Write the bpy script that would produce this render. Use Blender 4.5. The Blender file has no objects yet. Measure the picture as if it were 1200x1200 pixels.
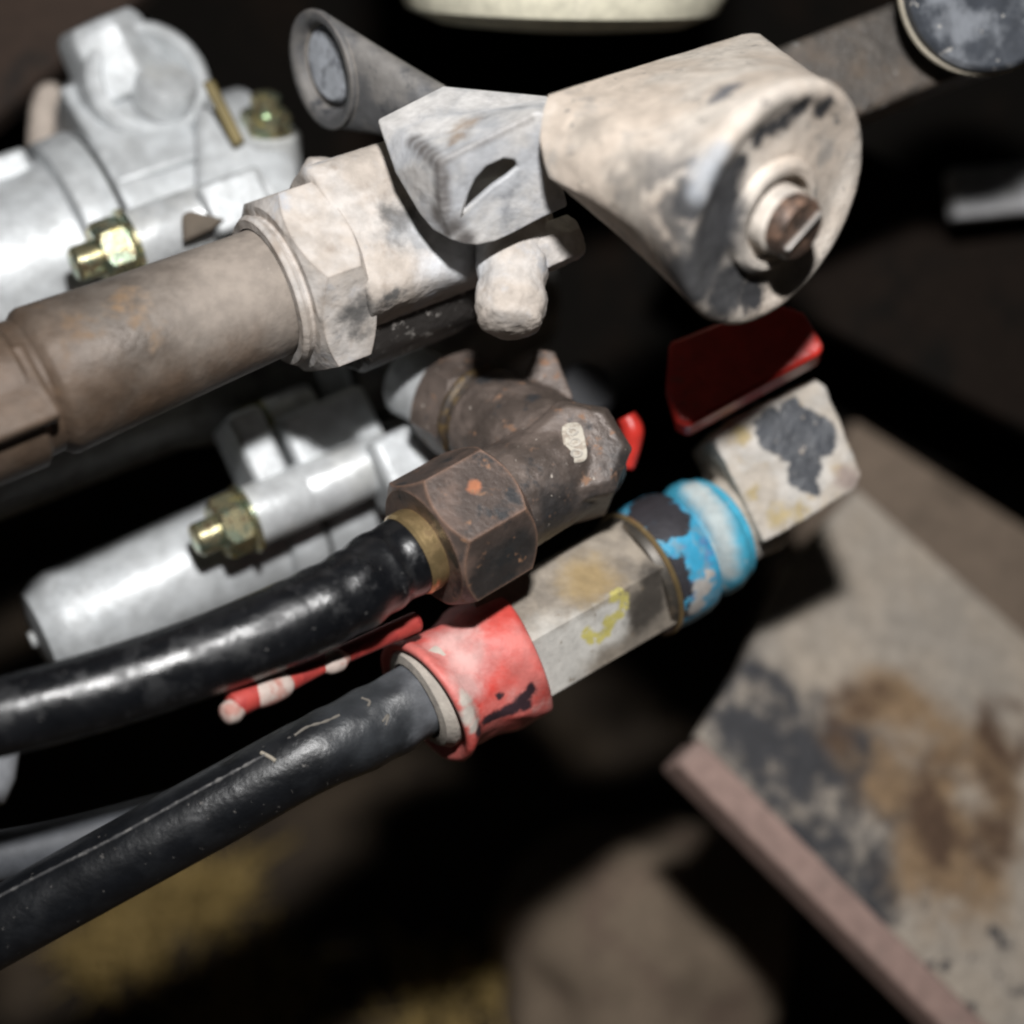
import bpy, bmesh, math, random
from mathutils import Vector, Matrix, noise as mnoise
random.seed(7)
sc = bpy.context.scene
col = sc.collection
R_ = math.radians

# ---------------------------------------------------------------- frame of the place
S = 0.0002                      # one working unit = 0.2 mm
D = 2000.0                      # camera stands 0.4 m from the fittings
PITCH = R_(40); H = 0.30        # looking down at 40 degrees, fittings 0.3 m above the ground
fwd = Vector((0, math.cos(PITCH), -math.sin(PITCH)))
up = Vector((0, math.sin(PITCH), math.cos(PITCH)))
ROT = Matrix((Vector((1, 0, 0)), up, -fwd)).transposed()
T0 = Vector((0, 0, H))
def W(v): return ROT @ (v * S) + T0
def C(x, y, z=0.0):
    k = (D - z) / D
    return Vector(((x - 600) * k, (600 - y) * k, z))

# ---------------------------------------------------------------- camera
cd = bpy.data.cameras.new('camera'); cam = bpy.data.objects.new('camera', cd); col.objects.link(cam)
cam.matrix_world = Matrix.Translation(W(Vector((0, 0, D)))) @ ROT.to_4x4()
cd.sensor_width = 36; cd.lens = 36 * D / 1200
cd.clip_start = 0.02; cd.clip_end = 50
cd.dof.use_dof = True; cd.dof.focus_distance = (D - 90) * S; cd.dof.aperture_fstop = 4.3
sc.camera = cam

# ---------------------------------------------------------------- world and flash
wd = bpy.data.worlds.new('World'); sc.world = wd; wd.use_nodes = True
bgn = wd.node_tree.nodes['Background']
bgn.inputs[0].default_value = (0.9, 0.95, 1.0, 1); bgn.inputs[1].default_value = 0.005
ld = bpy.data.lights.new('camera_flash', 'AREA'); ld.shape = 'RECTANGLE'; ld.size = 0.034; ld.size_y = 0.02
ld.energy = 2.8; ld.color = (1.0, 0.988, 0.978)
lo = bpy.data.objects.new('camera_flash', ld); col.objects.link(lo)
lp = W(Vector((90, 800, D))); lo.location = lp
lo.rotation_euler = (W(Vector((0, 0, -50))) - lp).to_track_quat('-Z', 'Y').to_euler()
sc.view_settings.view_transform = 'Standard'; sc.view_settings.look = 'None'
sc.view_settings.exposure = 0.0; sc.view_settings.gamma = 1.0; sc.view_settings.use_curve_mapping = False
sc.render.engine = 'CYCLES'
sc.cycles.filter_width = 2.4
sc.cycles.use_denoising = True

# ---------------------------------------------------------------- materials
def material(name, base, rough=0.5, metal=0.0, layers=(), bump=(), org=None, spec=0.5, coat=0.0):
    """layers: (mask, colour, roughness, metallic); mask ('noise', size, lo, hi[, seed]) or
       ('spot', [(Vector, radius), ...], warp, size) or a list of masks that are multiplied"""
    m = bpy.data.materials.new(name); m.use_nodes = True
    nt = m.node_tree; N = nt.nodes; L = nt.links
    b = N['Principled BSDF']; b.inputs['Specular IOR Level'].default_value = spec
    if coat: b.inputs['Coat Weight'].default_value = coat; b.inputs['Coat Roughness'].default_value = 0.25
    tc = N.new('ShaderNodeTexCoord').outputs['Object']
    o = W(org) if org is not None else Vector((0, 0, 0))
    def noise(size, seed=0, detail=6, color=False, rough_=0.6):
        v = N.new('ShaderNodeVectorMath'); v.operation = 'ADD'; L.new(tc, v.inputs[0])
        v.inputs[1].default_value = (seed * .137, seed * .071, seed * .193)
        n = N.new('ShaderNodeTexNoise'); n.inputs['Scale'].default_value = 1 / (size * S)
        n.inputs['Detail'].default_value = detail; n.inputs['Roughness'].default_value = rough_
        L.new(v.outputs[0], n.inputs['Vector'])
        return n.outputs['Color'] if color else n.outputs['Fac']
    def rng(sock, lo_, hi_):
        r = N.new('ShaderNodeMapRange'); r.interpolation_type = 'SMOOTHSTEP'
        r.inputs[1].default_value = lo_; r.inputs[2].default_value = hi_
        L.new(sock, r.inputs[0]); return r.outputs[0]
    def math2(op, a, c):
        x = N.new('ShaderNodeMath'); x.operation = op
        for i, q in enumerate((a, c)):
            if isinstance(q, (int, float)): x.inputs[i].default_value = q
            else: L.new(q, x.inputs[i])
        return x.outputs[0]
    def mask(ms):
        if isinstance(ms, list):
            out = mask(ms[0])
            for q in ms[1:]: out = math2('MULTIPLY', out, mask(q))
            return out
        if ms[0] == 'noise':
            _, size, a, c, *sd = ms
            if a > c: 
                return math2('SUBTRACT', 1.0, rng(noise(size, sd[0] if sd else 0), c, a))
            return rng(noise(size, sd[0] if sd else 0), a, c)
        if ms[0] == 'edge':
            bv = N.new('ShaderNodeBevel'); bv.samples = 4; bv.inputs['Radius'].default_value = ms[1] * S
            ge = N.new('ShaderNodeNewGeometry'); dt = N.new('ShaderNodeVectorMath'); dt.operation = 'DOT_PRODUCT'
            L.new(bv.outputs[0], dt.inputs[0]); L.new(ge.outputs['Normal'], dt.inputs[1])
            return math2('SUBTRACT', 1.0, rng(dt.outputs['Value'], ms[2], ms[3]))
        if ms[0] == 'amount':
            return math2('MULTIPLY', mask(ms[2]), ms[1])
        _, spots, warp, size = ms
        nc = noise(size, 3, 5, True)
        s1 = N.new('ShaderNodeVectorMath'); s1.operation = 'SUBTRACT'; L.new(nc, s1.inputs[0]); s1.inputs[1].default_value = (.5, .5, .5)
        s2 = N.new('ShaderNodeVectorMath'); s2.operation = 'SCALE'; L.new(s1.outputs[0], s2.inputs[0]); s2.inputs['Scale'].default_value = warp * S * 2
        s3 = N.new('ShaderNodeVectorMath'); s3.operation = 'ADD'; L.new(s2.outputs[0], s3.inputs[0]); L.new(tc, s3.inputs[1])
        out = None
        for sp in spots:
            p, r = sp[0], sp[1]; soft = sp[2] if len(sp) > 2 else 0.3
            dn = N.new('ShaderNodeVectorMath'); dn.operation = 'DISTANCE'; L.new(s3.outputs[0], dn.inputs[0])
            dn.inputs[1].default_value = W(p) - o
            q = math2('SUBTRACT', 1.0, rng(dn.outputs['Value'], r * S * (1 - soft), r * S * (1 + soft)))
            out = q if out is None else math2('MAXIMUM', out, q)
        return out
    c = N.new('ShaderNodeRGB'); c.outputs[0].default_value = (*base, 1); csock = c.outputs[0]
    rv = N.new('ShaderNodeValue'); rv.outputs[0].default_value = rough; rsock = rv.outputs[0]
    mv = N.new('ShaderNodeValue'); mv.outputs[0].default_value = metal; msock = mv.outputs[0]
    for lay in layers:
        k = mask(lay[0])
        mx = N.new('ShaderNodeMix'); mx.data_type = 'RGBA'; L.new(k, mx.inputs[0]); L.new(csock, mx.inputs[6])
        mx.inputs[7].default_value = (*lay[1], 1); csock = mx.outputs[2]
        for idx, val in ((2, 'r'), (3, 'm')):
            if len(lay) > idx and lay[idx] is not None:
                f = N.new('ShaderNodeMix'); f.data_type = 'FLOAT'; L.new(k, f.inputs[0])
                L.new(rsock if val == 'r' else msock, f.inputs[2]); f.inputs[3].default_value = lay[idx]
                if val == 'r': rsock = f.outputs[0]
                else: msock = f.outputs[0]
    # slight overall mottling of the colour
    hv = N.new('ShaderNodeMix'); hv.data_type = 'RGBA'; hv.blend_type = 'MULTIPLY'; hv.inputs[0].default_value = 1.0
    mt = rng(noise(22, 9), 0.3, 0.7)
    rgbm = N.new('ShaderNodeMapRange'); rgbm.inputs[3].default_value = 0.8; rgbm.inputs[4].default_value = 1.08; L.new(mt, rgbm.inputs[0])
    L.new(csock, hv.inputs[6]); L.new(rgbm.outputs[0], hv.inputs[7]); csock = hv.outputs[2]
    L.new(csock, b.inputs['Base Color']); L.new(rsock, b.inputs['Roughness']); L.new(msock, b.inputs['Metallic'])
    nsock = None
    for i, (size, strength) in enumerate(bump):
        bp = N.new('ShaderNodeBump'); bp.inputs['Strength'].default_value = 1.0
        bp.inputs['Distance'].default_value = strength * S
        L.new(noise(size, 20 + i, 8), bp.inputs['Height'])
        if nsock: L.new(nsock, bp.inputs['Normal'])
        nsock = bp.outputs[0]
    if nsock: L.new(nsock, b.inputs['Normal'])
    return m

# ---------------------------------------------------------------- mesh helpers
class Fr:                                  # an axis in the place: local x runs along the axis
    def __init__(s, o, ax, roll=0.0, k=1.0):
        s.o = o; s.x = ax.normalized(); s.k = k
        v = Vector((0, 0, 1)); v = (v - s.x * v.dot(s.x))
        if v.length < 1e-4: v = Vector((0, 1, 0))
        s.z = v.normalized(); s.y = s.z.cross(s.x).normalized()
        if roll:
            q = Matrix.Rotation(roll, 3, s.x); s.y = q @ s.y; s.z = q @ s.z
    def p(s, t, y, z): return s.o + (s.x * t + s.y * y + s.z * z) * s.k
    def at(s, t, roll=0.0):
        f = Fr(s.p(t, 0, 0), s.x, roll, s.k); return f
def axis(x, y, z, alpha, tilt, roll=0.0):  # picture angle alpha up from horizontal, tilt = right end runs away
    a, t = R_(alpha), R_(tilt)
    return Fr(C(x, y, z), Vector((math.cos(a) * math.cos(t), math.sin(a) * math.cos(t), -math.sin(t))), R_(roll), (D - z) / D)

class MB:
    def __init__(s): s.v = []; s.f = []
    def ring(s, pts):
        i = len(s.v); s.v += pts; return list(range(i, i + len(pts)))
    def skin(s, rings, close=True, caps=(True, True)):
        for a, b in zip(rings, rings[1:]):
            n = len(a)
            for i in range(n if close else n - 1):
                j = (i + 1) % n; s.f.append((a[i], a[j], b[j], b[i]))
        if caps[0]: s.f.append(tuple(reversed(rings[0])))
        if caps[1]: s.f.append(tuple(rings[-1]))
        return s
    def lathe(s, fr, prof, seg=48, shape=None, caps=(True, True), wob=0.0, wsize=40):
        rings = []
        for t, r in prof:
            pts = []
            for i in range(seg):
                th = 2 * math.pi * i / seg
                q = r * (shape(th) if shape else 1.0)
                if wob:
                    q *= 1 + wob * mnoise.noise(Vector((t / wsize, math.cos(th) * r / wsize + 5, math.sin(th) * r / wsize)))
                pts.append(fr.p(t, q * math.cos(th), q * math.sin(th)))
            rings.append(s.ring(pts))
        return s.skin(rings, caps=caps)
    def hexn(s, fr, R, L, cham=0.12, seg=72, hole=0.0, both=True):
        ap = R * math.cos(math.pi / 6); r0 = ap * 0.97
        def hr(th):
            a = (th % (math.pi / 3)) - math.pi / 6
            return ap / math.cos(a)
        def te(th): return max(0.0, hr(th) - r0) / (R - r0) * cham * R
        def mk(f):
            return s.ring([fr.p(*f(2 * math.pi * (i + .0) / seg)) for i in range(seg)])
        def circ(t, r): return lambda th: (t, r * math.cos(th), r * math.sin(th))
        rs = []
        if hole: rs.append(mk(circ(0, hole)))
        rs.append(mk(circ(0, r0 * .98)))
        rs.append(mk(lambda th: (te(th), hr(th) * math.cos(th), hr(th) * math.sin(th))))
        rs.append(mk(lambda th: (L - (te(th) if both else 0), hr(th) * math.cos(th), hr(th) * math.sin(th))))
        rs.append(mk(circ(L, r0 * .98)))
        return s.skin(rs, caps=(not hole, True))
    def tube(s, pts, seg=32, sub=8, caps=(True, True), fn=None):
        """pts: (Vector, r). Catmull-Rom"""
        P = [p for p, r in pts]; Q = [r for p, r in pts]
        P = [P[0] * 2 - P[1]] + P + [P[-1] * 2 - P[-2]]; Q = [Q[0]] + Q + [Q[-1]]
        out = []
        for i in range(1, len(P) - 2):
            for j in range(sub):
                t = j / sub
                def cr(a, b, c, d): return 0.5 * ((b * 2) + (c - a) * t + (a * 2 - b * 5 + c * 4 - d) * t * t + (b * 3 - a - c * 3 + d) * t ** 3)
                out.append((cr(P[i-1], P[i], P[i+1], P[i+2]), cr(Q[i-1], Q[i], Q[i+1], Q[i+2])))
        out.append((P[-2], Q[-2]))
        rings = []; ref = None; n = len(out); dist = 0
        for i, (p, r) in enumerate(out):
            tg = (out[min(i + 1, n - 1)][0] - out[max(i - 1, 0)][0]).normalized()
            if ref is None: ref = Vector((0, 0, 1))
            u = (ref - tg * ref.dot(tg)).normalized(); w = tg.cross(u); ref = u
            if i: dist += (p - out[i-1][0]).length
            ring = []
            for k in range(seg):
                th = 2 * math.pi * k / seg
                q = r * (fn(dist, th) if fn else 1)
                ring.append(p + u * (q * math.cos(th)) + w * (q * math.sin(th)))
            rings.append(s.ring(ring))
        return s.skin(rings, caps=caps)
    def hit(s, x, y):                      # the point of this mesh seen along a line of sight
        from mathutils.bvhtree import BVHTree
        c = Vector((0, 0, D)); r = BVHTree.FromPolygons(s.v, s.f).ray_cast(c, (C(x, y, 0) - c).normalized())
        return r[0] if r[0] is not None else C(x, y, 0)
    def prism(s, pts, off):
        a = s.ring(list(pts)); b = s.ring([p + off for p in pts])
        return s.skin([a, b])
    def box(s, fr, x0, x1, y0, y1, z0, z1):
        a = s.ring([fr.p(x0, y0, z0), fr.p(x0, y1, z0), fr.p(x0, y1, z1), fr.p(x0, y0, z1)])
        b = s.ring([fr.p(x1, y0, z0), fr.p(x1, y1, z0), fr.p(x1, y1, z1), fr.p(x1, y0, z1)])
        return s.skin([a, b])
    def build(s, name, mat, parent=None, org=None, smooth=32, bevel=0, bevseg=3, remesh=0, lump=None, sub=0, solid=0, smoothit=0):
        """org: origin in working units (the parent's)"""
        if org is None: org = parent['_org'] if parent is not None and '_org' in parent else None
        ow = W(Vector(org)) if org is not None else Vector((0, 0, 0))
        me = bpy.data.meshes.new(name); me.from_pydata([W(v) - ow for v in s.v], [], s.f); me.update()
        bm = bmesh.new(); bm.from_mesh(me); bmesh.ops.recalc_face_normals(bm, faces=bm.faces); bm.to_mesh(me); bm.free()
        ob = bpy.data.objects.new(name, me); col.objects.link(ob); me.materials.append(mat)
        if parent is not None:
            ob.parent = parent
            if '_org' in parent: ob['_org'] = list(parent['_org'])
        else: ob.location = ow
        for p in me.polygons: p.use_smooth = True
        if smooth is not None and smooth < 180: me.set_sharp_from_angle(angle=R_(smooth))
        if solid:
            m = ob.modifiers.new('thickness', 'SOLIDIFY'); m.thickness = solid * S; m.offset = 0
        if bevel:
            m = ob.modifiers.new('bevel', 'BEVEL'); m.width = bevel * S; m.segments = bevseg; m.limit_method = 'ANGLE'; m.angle_limit = R_(28); m.harden_normals = False
        if remesh:
            m = ob.modifiers.new('remesh', 'REMESH'); m.mode = 'VOXEL'; m.voxel_size = remesh * S; m.use_smooth_shade = True
        if smoothit:
            m = ob.modifiers.new('smooth', 'SMOOTH'); m.factor = 0.5; m.iterations = smoothit
        if sub:
            m = ob.modifiers.new('sub', 'SUBSURF'); m.levels = sub; m.render_levels = sub
            m.subdivision_type = 'SIMPLE' if sub < 0 else 'CATMULL_CLARK'
        if lump:
            for size, st in lump:
                tx = bpy.data.textures.new('lumps', 'CLOUDS'); tx.noise_scale = size * S; tx.noise_depth = 3
                m = ob.modifiers.new('lumps', 'DISPLACE'); m.texture = tx; m.strength = st * S; m.mid_level = 0.5; m.texture_coords = 'LOCAL'
        return ob

def thing(name, label, cat, org, group=None):
    o = bpy.data.objects.new(name, None); col.objects.link(o); o.empty_display_size = 0.01
    o.location = W(Vector(org)); o['label'] = label; o['category'] = cat; o['_org'] = list(org)
    if group: o['group'] = group
    return o
def tag(o, label=None, cat=None, group=None, kind=None):
    if label: o['label'] = label
    if cat: o['category'] = cat
    if group: o['group'] = group
    if kind: o['kind'] = kind
    return o
def rsq(p, rot=0.0):                       # rounded square cross-section
    def f(th):
        a = th + rot
        return (abs(math.cos(a)) ** p + abs(math.sin(a)) ** p) ** (-1 / p)
    return f
def on_plane(x, y, p0, n):                 # where a line of sight meets a plane
    c = Vector((0, 0, D)); d = C(x, y, 0) - c
    return c + d * ((p0 - c).dot(n) / d.dot(n))

def along(hit, pts, r, step=6, soft=.6):   # a run of overlapping spots following a crease on a mesh
    out = []
    for (x0, y0), (x1, y1) in zip(pts, pts[1:]):
        n = max(1, int(math.hypot(x1 - x0, y1 - y0) / step))
        out += [(hit(x0 + (x1 - x0) * i / n, y0 + (y1 - y0) * i / n), r, soft) for i in range(n)]
    return out
# colours
DUST = (0.56, 0.50, 0.44); DUSTW = (0.66, 0.63, 0.60); GRIME = (0.035, 0.032, 0.03); SLATE = (0.055, 0.06, 0.07)

# ================================================================= GROUND
def ground():
    n = 120; size = 3.2; vs = []; fs = []
    for j in range(n + 1):
        for i in range(n + 1):
            x = (i / n - .5) * size; y = (j / n - .5) * size + .6
            z = 0.035 * mnoise.noise(Vector((x * 5, y * 5, 1))) + 0.012 * mnoise.noise(Vector((x * 17, y * 17, 4)))
            vs.append((x, y, z))
    for j in range(n):
        for i in range(n):
            a = j * (n + 1) + i; fs.append((a, a + 1, a + n + 2, a + n + 1))
    me = bpy.data.meshes.new('ground'); me.from_pydata(vs, [], fs); o = bpy.data.objects.new('ground', me); col.objects.link(o)
    for p in me.polygons: p.use_smooth = True
    me.materials.append(material('soil', (0.05, 0.036, 0.024), 0.95, 0, [(('noise', 350, .45, .62), (0.09, 0.065, 0.042)), (('noise', 160, .55, .7, 2), (0.03, 0.02, 0.013))], [(40, 8), (10, 3)]))
    o['kind'] = 'structure'
    return o
ground()
def gz(x, y): return 0.035 * mnoise.noise(Vector((x * 5, y * 5, 1))) + 0.012 * mnoise.noise(Vector((x * 17, y * 17, 4)))
def on_ground(px, py):
    c = W(Vector((0, 0, D))); d = (W(C(px, py, 0)) - c).normalized()
    t = (0.0 - c.z) / d.z
    return c + d * t

# ================================================================= BACKGROUND STEEL
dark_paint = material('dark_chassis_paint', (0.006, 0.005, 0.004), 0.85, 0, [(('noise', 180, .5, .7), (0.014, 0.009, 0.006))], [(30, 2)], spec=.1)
def rail(name, label, cat, a, b, wid, thick, mat, bevel=8):
    """a beam between two points; wid in the picture plane, thick away from the viewer"""
    fr = Fr(a, b - a); L = (b - a).length
    o = MB().box(fr, 0, L, -wid / 2, wid / 2, -thick, 0).build(name, mat, None, list(a), bevel=bevel)
    return tag(o, label, cat)
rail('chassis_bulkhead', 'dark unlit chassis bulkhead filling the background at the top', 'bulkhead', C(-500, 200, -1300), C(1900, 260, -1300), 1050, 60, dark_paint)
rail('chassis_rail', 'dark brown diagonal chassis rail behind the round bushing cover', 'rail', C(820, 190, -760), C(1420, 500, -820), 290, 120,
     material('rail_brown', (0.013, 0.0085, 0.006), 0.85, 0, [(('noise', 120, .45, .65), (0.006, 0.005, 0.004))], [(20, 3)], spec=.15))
rail('pale_crossbar', 'blurred pale grey crossbar cut off by the right edge', 'bar', C(1118, 226, -640), C(1440, 196, -700), 78, 40,
     material('pale_grey_paint', (0.42, 0.42, 0.43), 0.6, 0, [(('noise', 60, .5, .7), (0.3, 0.28, 0.26))]))
rail('brown_crossmember', 'brown blurred crossmember behind the right end of the grey plate', 'crossmember', C(960, 560, -860), C(1500, 900, -900), 230, 90,
     material('brown_steel', (0.20, 0.15, 0.11), 0.8, 0, [(('noise', 150, .5, .7), (0.12, 0.09, 0.065))], [(30, 3)]))

# square bar and round mount, upper right
bar_mat = material('scuffed_bar_steel', (0.085, 0.075, 0.066), 0.4, 0.25, [(('noise', 60, .48, .66, 8), (0.13, 0.105, 0.085), .7), (('noise', 30, .60, .70), (0.5, 0.5, 0.5), .35, .5), (('noise', 50, .5, .7, 4), (0.14, 0.11, 0.085), .8)], [(14, 2), (4, .8)])
rail('square_bar', 'dark scuffed square steel bar behind the bushing cover', 'bar', C(870, 130, -120), C(1230, -12, -180), 118, 110, bar_mat, bevel=10)
org = list(C(1150, 0, -40))
t = thing('rubber_mount', 'dark round rubber mount with pale rim in the top right corner', 'mount', org)
mf = Fr(C(1165, -30, -60), Vector((.15, -.42, .9)))
rub = material('mount_rubber', (0.055, 0.062, 0.075), 0.5, 0, [(('noise', 50, .45, .65), (0.22, 0.235, 0.26), .7), (('noise', 18, .64, .7, 5), (0.5, 0.48, 0.45), .8)], [(20, 2)])
MB().lathe(mf, [(-70, 100), (-10, 118), (14, 112), (18, 106), (10, 60), (8, 10)], 64).build('cushion', rub, t)
MB().lathe(mf, [(-8, 117), (-8, 120), (0, 121), (3, 119), (2, 116), (-8, 115)], 64).build('rim', material('rim_dust', (0.5, 0.45, 0.36), .7), t)

# cream bowl, top
org = list(C(660, -40, -260))
t = thing('cream_reservoir', 'cream plastic round reservoir bottom at the top edge', 'reservoir', org)
bf = Fr(C(658, 14, -330), Vector((.02, .94, .34)))
MB().lathe(bf, [(-22, 8), (-21, 90), (-14, 170), (4, 212), (30, 226), (120, 236), (126, 246), (150, 246), (156, 236), (300, 240)], 96).build('bowl', material('cream_plastic', (0.80, 0.76, 0.60), 0.4, 0, [(('noise', 90, .5, .7), (0.74, 0.70, 0.56))]), t)

# dusty plate, lower right
P0 = C(1000, 900, -470); pn = Vector((.36, .30, .88)).normalized()
poly = [(818, 862), (868, 785), (925, 660), (1004, 572), (1420, 936), (1420, 1464)]
pts = [on_plane(x, y, P0, pn) for x, y in poly]
org = list(pts[0])
pm = material('dusty_plate_steel', (0.47, 0.40, 0.325), 0.85, 0.0, [
    (('noise', 150, .38, .66, 1), (0.39, 0.345, 0.295)),
    ([('noise', 90, .32, .52, 2), ('spot', [(on_plane(890, 840, P0, pn), 90), (on_plane(980, 930, P0, pn), 130), (on_plane(920, 920, P0, pn), 90), (on_plane(1010, 1040, P0, pn), 70)], 60, 60)], (0.055, 0.055, 0.06), .7),
    ([('noise', 130, .28, .52, 5), ('spot', [(on_plane(1050, 870, P0, pn), 110), (on_plane(1130, 930, P0, pn), 110), (on_plane(1110, 1020, P0, pn), 100)], 50, 80)], (0.30, 0.20, 0.115), .9),
    ([('noise', 100, .38, .58, 7), ('spot', [(on_plane(1130, 960, P0, pn), 100), (on_plane(1180, 860, P0, pn), 60), (on_plane(1010, 850, P0, pn), 70)], 40, 50)], (0.11, 0.065, 0.04), .9),
    ([('noise', 36, .58, .66, 8), ('spot', [(on_plane(1140, 1130, P0, pn), 110), (on_plane(980, 1000, P0, pn), 90)], 40, 50)], (0.05, 0.05, 0.055), .8),
    ], [(30, 5), (8, 1.5)], org=Vector(org))
t = thing('support_plate', 'dusty grey-tan steel plate with oily black stains at lower right', 'plate', org)
MB().prism(pts, -pn * 26).build('top_sheet', pm, t, bevel=4)
e = MB(); a, b = on_plane(820, 866, P0, pn), on_plane(1418, 1464, P0, pn)
fr = Fr(a, b - a); 
edge = MB().prism([a + pn * 2, b + pn * 2, b + pn * 2 + Vector((-32, -34, 0)), a + pn * 2 + Vector((-32, -34, 0))], -pn * 55)
edge.build('edge_flange', material('pink_primer_edge', (0.36, 0.245, 0.21), 0.7, 0, [(('noise', 80, .5, .7), (0.30, 0.22, 0.19))], [(20, 1)], org=Vector(org)), t, bevel=5)

# ================================================================= ALUMINIUM HOUSING
org = list(C(235, 400, -260))
housing = thing('aluminium_housing', 'cast aluminium housing with bolted flange behind the rusty steering rod', 'housing', org)
al = material('cast_aluminium', (0.58, 0.60, 0.61), 0.46, 0.22, [(('noise', 45, .40, .62), (0.62, 0.645, 0.66), .5), (('noise', 120, .56, .75, 3), (0.45, 0.46, 0.46), .55)], [(9, .6), (60, 2)])
al2 = material('machined_aluminium', (0.66, 0.68, 0.69), 0.40, 0.3, [(('noise', 60, .45, .65), (0.62, 0.63, 0.62), .45)], [(12, .8)])
seam = material('gasket_seam', (0.03, 0.032, 0.03), .7)
A, TI = 25, 22
# upper tube with ribs, flange and far block
f = axis(20, 318, -300, A, TI)
MB().lathe(f, [(-120, 110), (30, 110), (62, 114), (66, 120)], 64, wob=.008).build('upper_tube', al, housing)
MB().box(f.at(0, R_(6)), -120, 56, 84, 124, -10, 56).build('cast_rib', al, housing, bevel=9)
MB().lathe(f, [(64, 118), (68, 131), (106, 134), (111, 132)], 72).build('flange', al, housing, bevel=3)
MB().lathe(f, [(111, 127), (117, 127)], 64).build('gasket', seam, housing)
MB().lathe(f, [(117, 128), (120, 132), (146, 130), (250, 122), (330, 118)], 72).build('flange', al, housing, bevel=3)
pb = MB().box(f.at(0, R_(-22)), 119, 232, -30, 128, 20, 132)
pb.build('port_block', al, housing, bevel=7)
MB().prism([C(226, 120, -250), C(262, 128, -250), C(345, 182, -235), C(352, 232, -210), C(262, 268, -190), C(228, 214, -200)], Vector((0, 0, -120))).build('cast_web', al, housing, bevel=14)
# round port at the top left
g = Fr(C(176, 92, -270), Vector((.44, .16, .88)))
MB().lathe(g, [(-170, 90), (-20, 88), (-6, 84), (0, 76), (0, 66), (-16, 58), (-30, 52), (-34, 20)], 64).build('round_port', al, housing)
MB().lathe(Fr(C(196, 96, -268), Vector((.35, .62, .70))), [(-34, 42), (-6, 42), (6, 36), (10, 6)], 40).build('port_plug', al2, housing)
MB().lathe(Fr(C(128, 62, -300), Vector((-.35, .8, .3))), [(-60, 66), (30, 62), (44, 52), (46, 10)], 6).build('port_hexagon', al, housing, bevel=6)
# cup with zinc stud at the top right of the housing
g = Fr(C(312, 178, -280), Vector((.06, .86, .5)))
MB().lathe(g, [(-60, 52), (0, 46), (26, 46), (30, 40), (18, 36), (14, 6)], 48).build('stud_cup', al2, housing)
zinc = material('yellow_zinc', (0.62, 0.56, 0.34), 0.26, 0.85, [(('noise', 18, .46, .58), (0.46, 0.56, 0.42), .22, .9), (('noise', 14, .56, .62, 4), (0.20, 0.15, 0.09), .35, .7), (('noise', 26, .60, .7, 7), (0.70, 0.55, 0.12), .3, .6)], [(6, .4)])
MB().hexn(g.at(16), 34, 40).build('zinc_nut', zinc, housing)
MB().lathe(g.at(50), [(0, 20), (26, 20), (30, 14), (31, 4)], 32).build('stud', zinc, housing)
MB().prism([C(236, 96, -210), C(250, 92, -210), C(286, 164, -212), C(274, 172, -212)], Vector((0, 0, -14))).build('clip', material('clip_brass', (0.15, 0.115, 0.04), .5, .3), housing, bevel=3)
shaded_al = material('shaded_aluminium', (0.16, 0.155, 0.145), .5, .2, [(('noise', 60, .45, .65), (0.09, 0.082, 0.07), .6)], [(14, 1)])  # darker aluminium: the shade behind the rod is put into the colour
# dark centre body behind the rod and flange seam
f = axis(240, 445, -330, A, TI)
MB().lathe(f, [(-330, 60), (-190, 62), (-60, 64), (40, 90), (92, 128)], 64).build('centre_tube', shaded_al, housing)
MB().lathe(f, [(90, 128), (96, 136), (124, 138), (127, 134)], 72).build('flange', al, housing, bevel=3)
MB().lathe(f, [(127, 130), (133, 130)], 64).build('gasket', seam, housing)
MB().lathe(f, [(133, 134), (136, 138), (166, 136), (260, 128), (420, 120)], 72).build('centre_tube', shaded_al, housing)
# lower tube
f = axis(58, 741, -188, A, TI)
MB().lathe(f, [(-18, 6), (-17, 30), (-12, 54), (4, 64), (20, 69), (250, 69), (285, 71)], 64, wob=.012).build('lower_tube', al, housing)
MB().lathe(f.at(-14), [(-10, 4), (-10, 9), (0, 12)], 24).build('end_pin', al2, housing)
MB().lathe(f, [(285, 71), (290, 80), (330, 81), (334, 78)], 64).build('flange', al, housing, bevel=3)
MB().lathe(f, [(334, 74), (339, 74)], 64).build('gasket', seam, housing)
MB().lathe(f, [(339, 78), (343, 81), (380, 80), (500, 78)], 64).build('lower_tube', al, housing)
MB().box(axis(292, 572, -190, A, TI), 0, 44, -60, 84, -60, 40).build('flange_web', al, housing, bevel=10)
MB().box(axis(340, 550, -190, A, TI), 6, 120, -60, 60, -70, 20).build('flange_web', al, housing, bevel=10)
# bolts in their bosses
def bolt(x, y, z, r, boss_len, seam_at):
    f = axis(x, y, z, A, TI, 12)
    MB().lathe(f.at(r * 1.15), [(0, r * .98), (seam_at, r), (seam_at + 3, r * .97), (seam_at + 6, r), (boss_len, r * .95)], 48).build('bolt_boss', al2, housing)
    h = MB().lathe(f.at(r * .95), [(0, r * 1.02), (r * .06, r * 1.12), (r * .2, r * 1.12), (r * .28, r * .9)], 48)
    h.hexn(f.at(r * .05, R_(8)), r * 1.0, r * 1.0, cham=.2)
    ho = h.build('hex_bolt', zinc, housing)
    MB().lathe(f.at(-r * .75), [(0, r * .2), (r * .05, r * .44), (r * .16, r * .54), (r * 1.0, r * .54)], 32).build('stud_end', zinc, ho)
bolt(112, 302, -130, 40, 175, 62)
bolt(252, 624, -140, 38, 190, 70)
bolt(286, 505, -230, 26, 60, 30)
MB().box(axis(470, 545, -190, A, TI), -30, 60, -46, 40, -60, 20).build('cast_ear', al, housing, bevel=12)
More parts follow.
